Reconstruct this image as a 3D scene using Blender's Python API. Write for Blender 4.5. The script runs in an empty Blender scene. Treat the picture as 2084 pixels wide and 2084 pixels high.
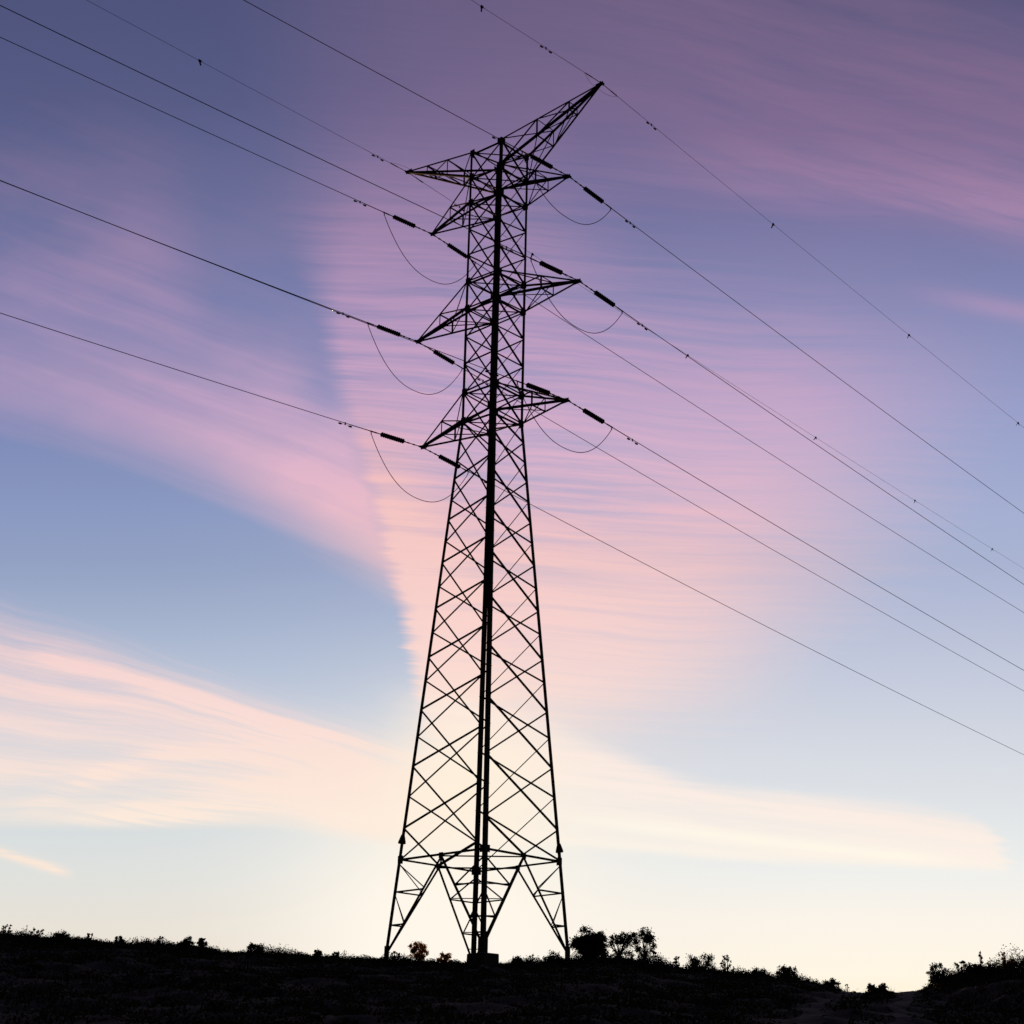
import bpy, math, random
import numpy as np
from mathutils import Vector, Matrix

scene = bpy.context.scene
col = scene.collection
random.seed(7)

# ------------------------------------------------------------------ camera
CAM_R = Vector((0.999943, 0.004289, -0.009803))
CAM_U = Vector((0.010701, -0.400775, 0.916114))
CAM_F = Vector((0.0, 0.916167, 0.400798))
cam = bpy.data.cameras.new("camera")
cam_ob = bpy.data.objects.new("camera", cam)
col.objects.link(cam_ob)
m = Matrix.Identity(4)
for i in range(3):
    m[i][0], m[i][1], m[i][2] = CAM_R[i], CAM_U[i], -CAM_F[i]
m[2][3] = 1.6
cam_ob.matrix_world = m
cam.sensor_width = 36.0
cam.lens = 56.7596
cam.shift_x, cam.shift_y = -0.117845, -0.094687
cam.clip_start, cam.clip_end = 0.1, 9000.0
scene.camera = cam_ob

# ------------------------------------------------------------------ colour management
scene.view_settings.view_transform = 'Standard'
scene.view_settings.look = 'None'
scene.view_settings.exposure = 0.0
scene.view_settings.gamma = 1.0
scene.view_settings.use_curve_mapping = False

# ------------------------------------------------------------------ sun (just at the crest, behind the pylon)
SUN_AZ, SUN_EL = math.radians(-6.92), math.radians(3.6)
sun = bpy.data.lights.new("sun", 'SUN')
sun.energy = 1.1
sun.angle = math.radians(0.5)
sun.color = (1.0, 0.50, 0.18)
sun_ob = bpy.data.objects.new("sun", sun)
col.objects.link(sun_ob)
sd = Vector((math.sin(SUN_AZ)*math.cos(SUN_EL), math.cos(SUN_AZ)*math.cos(SUN_EL), math.sin(SUN_EL)))
sun_ob.rotation_euler = (-sd).to_track_quat('-Z', 'Y').to_euler()
sun_ob.location = (0, 0, 60)


# ------------------------------------------------------------------ node helpers
def lin(c):
    out = []
    for v in c:
        v /= 255.0
        out.append(v/12.92 if v <= 0.04045 else ((v+0.055)/1.055)**2.4)
    return tuple(out)+(1.0,)


class E:
    """a scalar in a node tree, with arithmetic"""
    tree = None

    def __init__(self, s):
        self.s = s

    @staticmethod
    def math(op, a, b=None, c=None):
        n = E.tree.nodes.new('ShaderNodeMath')
        n.operation = op
        for i, v in enumerate((a, b, c)):
            if v is None:
                continue
            if isinstance(v, E):
                E.tree.links.new(v.s, n.inputs[i])
            else:
                n.inputs[i].default_value = float(v)
        return E(n.outputs[0])

    def __add__(s, o): return E.math('ADD', s, o)
    def __radd__(s, o): return E.math('ADD', o, s)
    def __sub__(s, o): return E.math('SUBTRACT', s, o)
    def __rsub__(s, o): return E.math('SUBTRACT', o, s)
    def __mul__(s, o): return E.math('MULTIPLY', s, o)
    def __rmul__(s, o): return E.math('MULTIPLY', o, s)
    def __truediv__(s, o): return E.math('DIVIDE', s, o)
    def mx(s, o): return E.math('MAXIMUM', s, o)
    def mn(s, o): return E.math('MINIMUM', s, o)


def sm(a, b, x):
    """smoothstep of x from a (0) to b (1); a > b gives the falling one"""
    n = E.tree.nodes.new('ShaderNodeMapRange')
    n.interpolation_type = 'SMOOTHSTEP'
    inv = False
    fl = [a, b]
    if not isinstance(a, E) and not isinstance(b, E) and a > b:
        fl = [b, a]
        inv = True
    E.tree.links.new(x.s, n.inputs['Value'])
    for v, k in zip(fl, ('From Min', 'From Max')):
        if isinstance(v, E):
            E.tree.links.new(v.s, n.inputs[k])
        else:
            n.inputs[k].default_value = v
    r = E(n.outputs['Result'])
    return 1.0-r if inv else r


def curve(x, pts):
    """piecewise smooth function through pts, x and y within 0..1"""
    n = E.tree.nodes.new('ShaderNodeFloatCurve')
    c = n.mapping.curves[0]
    while len(c.points) < len(pts):
        c.points.new(0.5, 0.5)
    for p, (a, b) in zip(c.points, pts):
        p.location = (a, b)
        p.handle_type = 'AUTO'
    n.mapping.update()
    E.tree.links.new(x.s, n.inputs['Value'])
    return E(n.outputs[0])


def noise(x, y, z=0.0, detail=3.0, rough=0.5, scale=1.0):
    n = E.tree.nodes.new('ShaderNodeTexNoise')
    n.noise_dimensions = '3D'
    cv = E.tree.nodes.new('ShaderNodeCombineXYZ')
    for i, v in enumerate((x, y, z)):
        if isinstance(v, E):
            E.tree.links.new(v.s, cv.inputs[i])
        else:
            cv.inputs[i].default_value = v
    E.tree.links.new(cv.outputs[0], n.inputs['Vector'])
    n.inputs['Scale'].default_value = scale
    n.inputs['Detail'].default_value = detail
    n.inputs['Roughness'].default_value = rough
    return E(n.outputs[0])


def ramp(x, stops):
    n = E.tree.nodes.new('ShaderNodeValToRGB')
    cr = n.color_ramp
    cr.interpolation = 'B_SPLINE' if False else 'LINEAR'
    while len(cr.elements) < len(stops):
        cr.elements.new(0.5)
    for e, (p, c) in zip(cr.elements, stops):
        e.position = p
    for e, (p, c) in zip(cr.elements, stops):
        e.color = lin(c)
    E.tree.links.new(x.s, n.inputs[0])
    return n.outputs[0]


def mix(fac, a, b):
    n = E.tree.nodes.new('ShaderNodeMix')
    n.data_type = 'RGBA'
    if isinstance(fac, E):
        E.tree.links.new(fac.s, n.inputs[0])
    else:
        n.inputs[0].default_value = fac
    for v, k in ((a, 6), (b, 7)):
        if isinstance(v, tuple):
            n.inputs[k].default_value = v
        else:
            E.tree.links.new(v, n.inputs[k])
    return n.outputs[2]


# ------------------------------------------------------------------ world: dusk sky with cirrus
world = bpy.data.worlds.new("World")
scene.world = world
world.use_nodes = True
nt = world.node_tree
nt.nodes.clear()
E.tree = nt
tc = nt.nodes.new('ShaderNodeTexCoord')


def dot(v):
    n = nt.nodes.new('ShaderNodeVectorMath')
    n.operation = 'DOT_PRODUCT'
    nt.links.new(tc.outputs['Generated'], n.inputs[0])
    n.inputs[1].default_value = v
    return E(n.outputs['Value'])


# a fixed star-chart of the sunset quarter of the sky (tangent plane about one
# compass bearing): X runs along the horizon, Y runs down towards it
KF = 3285.75/2084.0
d_f = dot(CAM_F)
d_fc = d_f.mx(0.15)
X = dot(CAM_R)/d_fc*KF+0.61784
Y = 0.40531-dot(CAM_U)/d_fc*KF
X = X.mx(-0.6).mn(1.8)
Y = Y.mx(-0.8).mn(1.15)

# slow waviness shared by all layers
w1 = noise(X*2.2, Y*2.2, 3.0, 2.0)-0.5
w2 = noise(X*5.0, Y*5.0, 9.0, 3.0)-0.5
Xw = X+w1*0.05+w2*0.025
Yw = Y+w1*0.03+w2*0.018
Yc = Y.mx(0.0).mn(1.0)

def lift(stops, k=0.15, desat=0.17):
    out = []
    for q, c in stops:
        t = max(0.0, 1.0-q/0.55)**0.7
        g = sum(c)/3.0
        out.append((q, tuple(min(255, (v+(g-v)*desat*t)*(1+k*t)) for v in c)))
    return out


# clear sky: blue-slate overhead to pale horizon, by side
blue_l = ramp(Yc, lift([(0, (66, 71, 113)), (.1, (72, 79, 122)), (.2, (84, 95, 140)), (.3, (99, 112, 159)), (.4, (113, 126, 172)),
                   (.5, (134, 149, 189)), (.55, (147, 161, 195)), (.6, (162, 176, 204)), (.65, (178, 191, 213)), (.7, (194, 204, 219)),
                   (.75, (206, 214, 223)), (.8, (213, 220, 223)), (.85, (223, 225, 222)), (.9, (231, 225, 215)), (.95, (237, 225, 208)), (1, (236, 220, 196))]))
blue_r = ramp(Yc, lift([(0, (72, 72, 112)), (.1, (84, 82, 126)), (.2, (100, 100, 146)), (.3, (120, 125, 170)), (.4, (142, 150, 192)),
                   (.5, (159, 170, 205)), (.55, (170, 180, 210)), (.6, (182, 190, 215)), (.65, (194, 201, 220)), (.7, (206, 211, 224)),
                   (.75, (217, 221, 228)), (.8, (226, 230, 232)), (.85, (239, 240, 237)), (.9, (252, 244, 233)), (.95, (255, 246, 228)), (1, (255, 240, 205))]))
sky_c = mix(sm(0.1, 0.85, X), blue_l, blue_r)
# warm brightening over the place where the sun went down
gx = (X-0.44)/0.15
gy = (Y-0.93)/0.15
glow = E.math('POWER', 2.718, 0.0-(gx*gx+gy*gy))
sky_c = mix((glow*1.3).mn(1.0), sky_c, lin((255, 247, 234)))

# cirrus colour by height
cir = ramp(Yc, lift([(0, (108, 86, 122)), (.06, (117, 91, 127)), (.13, (128, 98, 135)), (.2, (148, 116, 154)), (.3, (172, 138, 175)), (.4, (200, 160, 190)),
                (.45, (216, 172, 194)), (.5, (233, 184, 195)), (.55, (243, 197, 198)), (.6, (248, 207, 205)), (.65, (251, 215, 209)), (.7, (253, 222, 213)),
                (.75, (254, 228, 215)), (.8, (255, 235, 219)), (.86, (252, 236, 222)), (1, (250, 232, 214))]))
peach = ramp(Yc, [(0, (150, 110, 140)), (.3, (190, 150, 170)), (.42, (232, 180, 186)), (.48, (246, 196, 192)), (.55, (250, 206, 199)), (.62, (252, 214, 206)), (.72, (254, 225, 213)), (1, (255, 236, 220))])

# --- streak textures
fib = noise((X+Y*0.4)*7.0, (Y-X*0.10+w1*0.06)*190.0, 21.0, 3.0, 0.6)     # fine ice fibres
rw = Y-X*0.050+w1*0.036+w2*0.012
amp = noise(X*3.2, Y*4.0, 31.0, 2.0, 0.5)                                # where the ripples are strong
st_h = noise(Xw*3.0, rw*88.0, 1.0, 4.0, 0.62)
st_h2 = noise(Xw*6.0, (rw+w2*0.008)*205.0, 6.0, 3.0, 0.6)
st_d = noise((X+Y*0.3)*2.6, (Yw-X*0.27)*30.0, 2.0, 6.0, 0.62)            # streaks sloping down to the right
st_w = noise((X+Y*0.35)*2.4, (Yw-X*0.36)*38.0, 41.0, 6.0, 0.62)           # fibres along the western wedge
soft = noise(X*3.0, Y*5.0, 12.0, 4.0, 0.55)

# 1 mauve veil across the top
edge1 = curve(X.mx(0.0).mn(1.0), [(0, .30), (.45, .24), (.55, .150), (.62, .142), (.75, .170), (.88, .20), (1.0, .235)])
m1 = sm(0.19, 0.42, X+w1*0.15)*(1.0-sm(edge1-0.05, edge1+0.035, Y+w2*0.03+(st_d-0.5)*0.08))
m1 = m1*(1.0-0.75*sm(0.0, 0.1, (X-0.80)*0.45-Y+w2*0.04))
m1 = m1*(0.50+1.6*(st_d-0.42)*sm(0.45, 0.75, X)+0.45*(soft-0.5)+0.20*(fib-0.5))
m1 = m1+0.55*sm(0.55, 0.80, X)*E.math('POWER', 2.718, 0.0-((Y-(0.045+X*0.165))/0.028)*((Y-(0.045+X*0.165))/0.028))*sm(0.38, 0.60, st_d)
m1 = m1+0.5*sm(0.86, 0.98, X)*E.math('POWER', 2.718, 0.0-((Y-(0.12+X*0.185))/0.010)*((Y-(0.12+X*0.185))/0.010))
# 2 the great veil right of the straight western edge, rippled
edge2 = curve(Yc, [(0, .22), (.15, .285), (.25, .298), (.35, .314), (.40, .328), (.45, .342), (.5, .356), (.55, .370), (.6, .388), (.65, .397), (.70, .405), (.76, .415), (1, .42)])
near_edge = X-edge2+w2*0.016+(st_h-0.5)*0.020+(st_h2-0.5)*0.016
in2 = sm(-0.004-0.06*(1.0-sm(0.12, 0.34, Y)), 0.026+0.07*(1.0-sm(0.12, 0.34, Y)), near_edge)
m1 = (m1*(1.0-0.9*(1.0-in2)*sm(0.03, 0.17, Y))).mx(0.0).mn(1.0)
right2 = curve(Yc, [(0, .98), (.25, .98), (.35, .98), (.45, .94), (.55, .89), (.62, .82), (.68, .73), (.72, .62), (1, .5)])
out2 = 1.0-sm(-0.24, 0.06, X-right2+w1*0.12+(st_h-0.5)*0.20)
rip = sm(0.33, 0.64, st_h*0.52+st_h2*0.26+fib*0.10+soft*0.12)
rip = 0.55+(rip-0.55)*(0.6+0.9*sm(0.35, 0.6, amp))
crest_e = (sm(0.12, 0.01, near_edge)*sm(0.36, 0.48, Y)+0.75*sm(0.44, 0.08, near_edge)*sm(0.44, 0.58, Y))*(0.55+0.8*sm(0.35, 0.65, st_h))
vert2 = sm(0.06, 0.28, Y)*(1.0-sm(0.66, 0.78, Y))
band = 1.0-0.85*sm(0.47, 0.66, X)*sm(0.15, 0.20, Y-0.08*(X-0.5))*(1.0-sm(0.22, 0.37, Y-0.12*(X-0.5)+(st_h-0.5)*0.12))
m2 = in2*out2*vert2*band*(0.44+0.46*rip)
m2 = m2.mx(0.0).mn(1.0)
mp = (in2*vert2*crest_e*0.72).mx(0.0).mn(0.85)
# 3 soft wedge west of the edge
yb = 0.42+X*0.2+X*X*0.6
m3 = (1.0-in2)*(1.0-sm(-0.060, 0.016, Yw-yb+(st_w-0.5)*0.055))*sm(0.16, 0.46, Y+0.10*X)*sm(-0.35, 0.12, X)
hole = sm(0.12, 0.22, X+w1*0.1)*(1.0-sm(0.30, 0.41, Y-(X-0.3)*0.35+w1*0.08+w2*0.05))
hx = (X-0.318+w2*0.02)/0.030
hy = (Y-0.365)/0.055
hole2 = E.math('POWER', 2.718, 0.0-(hx*hx+hy*hy))
m3 = m3*(1.0-0.9*hole)*(1.0-0.75*hole2)*(0.66+0.6*(soft-0.5)+0.65*(st_w-0.5)+0.25*sm(0.15, 0.34, X)*sm(0.36, 0.48, Y))
m3 = (m3+(1.0-in2)*0.42*sm(0.38, 0.66, soft*0.7+st_w*0.3)*(1.0-0.6*hole)*sm(0.02, 0.2, Y)*(1.0-sm(-0.08, 0.0, Yw-yb))).mx(0.0).mn(1.0)
# 4 hazy band with streaks low on the left
top4 = 0.592+X*0.315
bot4 = curve(X.mx(0.0).mn(1.0), [(0, .800), (.28, .803), (.34, .815), (.5, .825), (1, .83)])
t4 = (Yw*0.5+Y*0.5-top4)/(bot4-top4).mx(0.03)
st_l = noise(X*2.1+t4*0.4, t4*8.5+w2*0.8, 4.0, 7.0, 0.66)               # strands fanning out to the left
below = Yw*0.7+Y*0.3-top4+(st_l-0.5)*0.05
m4 = sm(-0.020, 0.060, below)*(1.0-sm(-0.015, 0.014, Y-bot4+w2*0.02+(fib-0.5)*0.01))*(1.0-sm(0.42, 0.54, X))
gap = sm(0.06, 0.12, Y-top4)*(1.0-sm(0.22, 0.36, X))
m4 = m4*(0.34+0.20*sm(0.1, 0.36, X)+0.66*sm(0.28, 0.74, st_l)+0.25*(fib-0.5)+0.22*sm(0.22, 0.40, X)-0.08*gap)
ln = (Y-(0.625+X*0.305)+w2*0.015)/0.010
m4 = m4+0.42*E.math('POWER', 2.718, 0.0-ln*ln)*sm(0.0, 0.08, X)*(1.0-sm(0.28, 0.40, X))*(0.5+1.0*sm(0.35, 0.6, st_l))
pt = (Y-0.797+(X-0.15)*0.03+w2*0.012)/0.015
px = (X-0.15)/0.09
m4 = m4+0.65*E.math('POWER', 2.718, 0.0-(pt*pt+px*px))*sm(0.814, 0.803, Y)*(0.45+0.9*sm(0.3, 0.6, fib))
arc = (Y-0.735+(X-0.2)*0.10-((X-0.2)*(X-0.2)*1.2)+w2*0.02)/0.011
m4 = m4+0.34*E.math('POWER', 2.718, 0.0-arc*arc)*sm(0.0, 0.10, X)*(1.0-sm(0.25, 0.40, X))*(0.4+0.9*sm(0.35, 0.65, fib))
arc2 = (Y-0.772+(X-0.2)*0.07+w2*0.02)/0.008
m4 = m4+0.30*E.math('POWER', 2.718, 0.0-arc2*arc2)*sm(0.16, 0.28, X)*(1.0-sm(0.34, 0.44, X))
m4 = m4.mx(0.0).mn(0.92)
# 5 the long tongue low on the right
Xc = X.mx(0.0).mn(1.0)
top5 = curve(Xc, [(0, .66), (.4, .668), (.5, .692), (.585, .722), (.68, .757), (.76, .769), (.89, .783), (.94, .793), (.976, .806), (1, .82)])
bot5 = curve(Xc, [(0, .83), (.45, .825), (.56, .827), (.655, .834), (.76, .840), (.875, .845), (.966, .849), (1, .852)])
m5 = sm(-0.006, 0.020, Y+w2*0.014-top5+(fib-0.5)*0.014)*(1.0-sm(-0.007, 0.008, Y-bot5+w2*0.010+(fib-0.5)*0.006))*sm(0.36, 0.46, X)
m5 = m5*(1.0-sm(0.966, 0.986, X-(Y-0.83)*0.6+(st_d-0.5)*0.05+(fib-0.5)*0.03))
st_5 = noise((X+Y*0.1)*2.5, (Y-X*0.13)*46.0, 15.0, 5.0, 0.6)
m5 = m5*(0.66+0.46*sm(0.33, 0.67, st_5)+0.2*(fib-0.5))
m5 = m5.mn(1.0)
lt = (Y-(0.735+X*0.115)+w2*0.006)/0.006
m5b = 0.75*E.math('POWER', 2.718, 0.0-lt*lt)*sm(0.5, 0.65, X)*(1.0-sm(0.88, 0.96, X))
tongue = mix(sm(0.70, 0.84, Y-(X-0.5)*0.12), lin((253, 234, 225)), lin((255, 245, 231)))
# 6 a short contrail stump at the far left
ct = (Y-(0.832+X*0.30)+w2*0.004)/0.0050
m6 = 0.75*E.math('POWER', 2.718, 0.0-ct*ct)*(1.0-sm(0.05, 0.078, X))*(0.5+0.8*sm(0.3, 0.6, fib))

sky_c = mix(m1*0.95, sky_c, cir)
sky_c = mix(m2, sky_c, cir)
sky_c = mix(mp, sky_c, peach)
sky_c = mix(m3*0.95, sky_c, cir)
sky_c = mix(m4, sky_c, cir)
sky_c = mix(m5*0.9, sky_c, tongue)
yx = (X-0.462)/0.085
yy = (Y-0.765)/0.075
sky_c = mix(0.8*E.math('POWER', 2.718, 0.0-(yx*yx+yy*yy)), sky_c, lin((255, 240, 218)))
sky_c = mix(m5b, sky_c, lin((255, 248, 232)))
sky_c = mix(m6.mn(1.0), sky_c, lin((255, 232, 214)))

# the rest of the sky (overhead and behind): a physical dusk sky
nish = nt.nodes.new('ShaderNodeTexSky')
nish.sky_type = 'NISHITA'
nish.sun_disc = False
nish.sun_elevation = math.radians(1.0)
nish.sun_rotation = SUN_AZ
nish.altitude = 600
nish.dust_density = 1.0
dim = nt.nodes.new('ShaderNodeVectorMath')
dim.operation = 'SCALE'
nt.links.new(nish.outputs[0], dim.inputs[0])
dim.inputs['Scale'].default_value = 0.013
front = sm(0.35, 0.78, d_f)
sky_c = mix(front, dim.outputs[0], sky_c)
bg = nt.nodes.new('ShaderNodeBackground')
nt.links.new(sky_c, bg.inputs['Color'])
bg.inputs['Strength'].default_value = 1.0
wo = nt.nodes.new('ShaderNodeOutputWorld')
nt.links.new(bg.outputs[0], wo.inputs['Surface'])


# ------------------------------------------------------------------ materials
def mat(name):
    mt = bpy.data.materials.new(name)
    mt.use_nodes = True
    E.tree = mt.node_tree
    return mt, mt.node_tree.nodes['Principled BSDF']


def noisy(name, c1, c2, scale, rough, metal=0.0, spec=0.3, bump=0.0):
    mt, b = mat(name)
    t = mt.node_tree
    g = t.nodes.new('ShaderNodeTexCoord')
    n = t.nodes.new('ShaderNodeTexNoise')
    n.inputs['Scale'].default_value = scale
    n.inputs['Detail'].default_value = 6
    t.links.new(g.outputs['Object'], n.inputs['Vector'])
    r = t.nodes.new('ShaderNodeValToRGB')
    r.color_ramp.elements[0].position, r.color_ramp.elements[1].position = 0.35, 0.68
    r.color_ramp.elements[0].color = c1+(1,)
    r.color_ramp.elements[1].color = c2+(1,)
    t.links.new(n.outputs[0], r.inputs[0])
    t.links.new(r.outputs[0], b.inputs['Base Color'])
    b.inputs['Roughness'].default_value = rough
    b.inputs['Metallic'].default_value = metal
    b.inputs['Specular IOR Level'].default_value = spec
    if bump:
        bp = t.nodes.new('ShaderNodeBump')
        bp.inputs['Strength'].default_value = bump
        bp.inputs['Distance'].default_value = 0.1
        t.links.new(n.outputs[0], bp.inputs['Height'])
        t.links.new(bp.outputs[0], b.inputs['Normal'])
    return mt


M_STEEL = noisy('weathered_steel', (0.050, 0.048, 0.046), (0.095, 0.090, 0.084), 3.0, 0.75, 0.0, 0.15)
M_WIRE = noisy('dull_aluminium', (0.045, 0.045, 0.048), (0.08, 0.08, 0.085), 8.0, 0.7, 0.0, 0.15)
M_GLASS = noisy('dark_glazed_disc', (0.022, 0.016, 0.013), (0.045, 0.03, 0.022), 10.0, 0.4, 0.0, 0.3)
M_RUBBER = noisy('black_rubber', (0.012, 0.012, 0.013), (0.022, 0.022, 0.023), 10.0, 0.7, 0.0, 0.2)
M_CONC = noisy('concrete', (0.14, 0.13, 0.12), (0.22, 0.205, 0.19), 4.0, 0.9, 0.0, 0.2, 0.3)
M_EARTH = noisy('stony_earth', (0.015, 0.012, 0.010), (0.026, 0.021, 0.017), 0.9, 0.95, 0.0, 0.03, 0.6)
M_TRACK = noisy('pale_dirt', (0.040, 0.031, 0.025), (0.090, 0.072, 0.060), 2.5, 0.95, 0.0, 0.05, 0.5)
M_ROCK = noisy('pale_limestone', (0.12, 0.115, 0.105), (0.22, 0.21, 0.195), 3.0, 0.9, 0.0, 0.1, 0.5)
M_BARK = noisy('bark', (0.04, 0.032, 0.025), (0.075, 0.06, 0.048), 12.0, 0.9, 0.0, 0.1)


def leafy(name, c1, c2, trans=0.3, gain=1.0):
    mt, b = mat(name)
    t = mt.node_tree
    oi = t.nodes.new('ShaderNodeNewGeometry')
    r = t.nodes.new('ShaderNodeValToRGB')
    r.color_ramp.elements[0].color = c1+(1,)
    r.color_ramp.elements[1].color = c2+(1,)
    t.links.new(oi.outputs['Random Per Island'], r.inputs[0])
    b.inputs['Roughness'].default_value = 0.65
    b.inputs['Specular IOR Level'].default_value = 0.06
    t.links.new(r.outputs[0], b.inputs['Base Color'])
    tr = t.nodes.new('ShaderNodeBsdfTranslucent')
    gn = t.nodes.new('ShaderNodeVectorMath')
    gn.operation = 'MULTIPLY'
    gn.inputs[1].default_value = (gain, gain*0.9, gain*0.6)
    t.links.new(r.outputs[0], gn.inputs[0])
    t.links.new(gn.outputs[0], tr.inputs['Color'])
    mx = t.nodes.new('ShaderNodeMixShader')
    mx.inputs[0].default_value = trans
    t.links.new(b.outputs[0], mx.inputs[1])
    t.links.new(tr.outputs[0], mx.inputs[2])
    t.links.new(mx.outputs[0], t.nodes['Material Output'].inputs['Surface'])
    return mt


M_LEAF = leafy('evergreen_leaf', (0.030, 0.042, 0.018), (0.060, 0.080, 0.036))
M_LEAF_SUNLIT = leafy('sunlit_leaf', (0.12, 0.070, 0.022), (0.20, 0.115, 0.034), 0.70, 4.0)  # evergreen leaf with the orange backlight put into its colour
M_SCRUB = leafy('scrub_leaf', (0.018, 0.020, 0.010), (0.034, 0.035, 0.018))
M_GRASS = leafy('dry_grass', (0.06, 0.052, 0.03), (0.11, 0.094, 0.052))


# ------------------------------------------------------------------ mesh helpers
class MB:
    def __init__(s):
        s.v, s.f = [], []

    def hexa(s, c8):
        b = len(s.v)
        s.v += [tuple(c) for c in c8]
        s.f += [(b, b+1, b+2, b+3), (b+7, b+6, b+5, b+4), (b, b+4, b+5, b+1), (b+1, b+5, b+6, b+2), (b+2, b+6, b+7, b+3), (b+3, b+7, b+4, b)]

    def bar(s, p, q, u, w0, w1, n, t0, t1):
        """box from p to q; spans w0..w1 along u and t0..t1 along n"""
        p, q = Vector(p), Vector(q)
        c = []
        for e in (p, q):
            c += [e+u*w0+n*t0, e+u*w1+n*t0, e+u*w1+n*t1, e+u*w0+n*t1]
        s.hexa(c)

    def angle(s, p, q, d1, d2, b, t=0.012):
        """rolled steel angle from p to q, flanges pointing along d1 and d2"""
        p, q = Vector(p), Vector(q)
        a = (q-p).normalized()
        d1 = (d1-a*d1.dot(a)).normalized()
        d2 = (d2-a*d2.dot(a)-d1*d2.dot(d1)).normalized()
        s.bar(p, q, d1, 0.0, b, d2, 0.0, t)
        s.bar(p, q, d2, t+0.0005, b, d1, 0.0, t)

    def box(s, c, ax, ay, az):
        c = Vector(c)
        s.hexa([c-ax-ay-az, c+ax-ay-az, c+ax+ay-az, c-ax+ay-az, c-ax-ay+az, c+ax-ay+az, c+ax+ay+az, c-ax+ay+az])

    def tube(s, pts, r, seg=6, cap=True):
        pts = [Vector(p) for p in pts]
        rs = r if isinstance(r, (list, tuple)) else [r]*len(pts)
        b0 = len(s.v)
        ref = None
        for i, p in enumerate(pts):
            a = (pts[min(i+1, len(pts)-1)]-pts[max(i-1, 0)]).normalized()
            if ref is None:
                ref = a.orthogonal().normalized()
            u = (ref-a*ref.dot(a)).normalized()
            ref = u
            w = a.cross(u)
            for k in range(seg):
                t = 2*math.pi*k/seg
                s.v.append(tuple(p+(u*math.cos(t)+w*math.sin(t))*rs[i]))
        for i in range(len(pts)-1):
            for k in range(seg):
                a, b = b0+i*seg+k, b0+i*seg+(k+1) % seg
                s.f.append((a, b, b+seg, a+seg))
        if cap:
            s.f.append(tuple(b0+k for k in reversed(range(seg))))
            s.f.append(tuple(b0+(len(pts)-1)*seg+k for k in range(seg)))

    def lathe(s, c, a, prof, seg=12):
        """profile of (along, radius) about axis a from c"""
        c, a = Vector(c), Vector(a).normalized()
        s.tube_r([c+a*z for z, _ in prof], [max(r, 1e-4) for _, r in prof], a, seg)

    def tube_r(s, pts, rs, a, seg):
        b0 = len(s.v)
        u = a.orthogonal().normalized()
        w = a.cross(u)
        for p, r in zip(pts, rs):
            for k in range(seg):
                t = 2*math.pi*k/seg
                s.v.append(tuple(p+(u*math.cos(t)+w*math.sin(t))*r))
        for i in range(len(pts)-1):
            for k in range(seg):
                x, y = b0+i*seg+k, b0+i*seg+(k+1) % seg
                s.f.append((x, y, y+seg, x+seg))
        s.f.append(tuple(b0+k for k in reversed(range(seg))))
        s.f.append(tuple(b0+(len(pts)-1)*seg+k for k in range(seg)))

    def mesh(s, name, material, smooth=False):
        me = bpy.data.meshes.new(name)
        me.from_pydata(s.v, [], s.f)
        me.materials.append(material)
        if smooth:
            for p in me.polygons:
                p.use_smooth = True
        me.update()
        return me

    def build(s, name, material, parent=None, smooth=False, origin=None):
        if origin is not None:
            o = Vector(origin)
            s.v = [tuple(Vector(v)-o) for v in s.v]
        ob = bpy.data.objects.new(name, s.mesh(name, material, smooth))
        col.objects.link(ob)
        if origin is not None:
            ob.location = origin
        if parent:
            ob.parent = parent
        return ob


def link(name, me, parent=None, loc=(0, 0, 0)):
    ob = bpy.data.objects.new(name, me)
    col.objects.link(ob)
    ob.location = loc
    if parent:
        ob.parent = parent
    return ob


def thing(name, label, cat, loc=(0, 0, 0), group=None):
    o = bpy.data.objects.new(name, None)
    o.empty_display_size = 0.2
    col.objects.link(o)
    o.location = loc
    return tag(o, label, cat, group)


def tag(o, label, cat, group=None):
    o['label'], o['category'] = label, cat
    if group:
        o['group'] = group
    return o


def kind(o, k):
    o['kind'] = k
    return o


# ------------------------------------------------------------------ terrain
CREST = np.array([(-300, 70, 11.0), (-120, 78, 11.6), (-60, 84, 11.5),
    (-42.74, 86.00, 11.29), (-37.23, 88.00, 11.12), (-34.09, 90.00, 11.02), (-30.98, 91.00, 10.86), (-27.53, 92.00, 10.62), (-23.76, 93.00, 10.57),
    (-22.92, 93.30, 10.31), (-21.80, 94.00, 10.36), (-19.72, 94.50, 10.31), (-16.77, 95.00, 10.11), (-14.26, 95.00, 10.01), (-11.04, 95.50, 9.84),
    (-6.89, 95.50, 9.71), (-3.83, 95.00, 9.75), (-1.62, 94.00, 9.74), (-0.26, 93.00, 9.54), (0.81, 92.00, 9.19), (3.90, 90.00, 8.80),
    (6.09, 88.00, 8.40), (7.93, 86.00, 8.01), (8.55, 85.00, 7.65), (10.48, 83.00, 7.20), (11.53, 82.00, 7.20), (12.47, 82.00, 7.13),
    (13.49, 81.00, 7.14), (13.81, 80.00, 7.37), (14.80, 79.00, 7.61), (15.75, 78.00, 7.67), (17.64, 78.00, 7.73), (21.39, 78.00, 7.82),
    (25.87, 78.00, 7.67), (60, 78, 7.5), (140, 72, 7.0), (300, 60, 6.0)])


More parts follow.
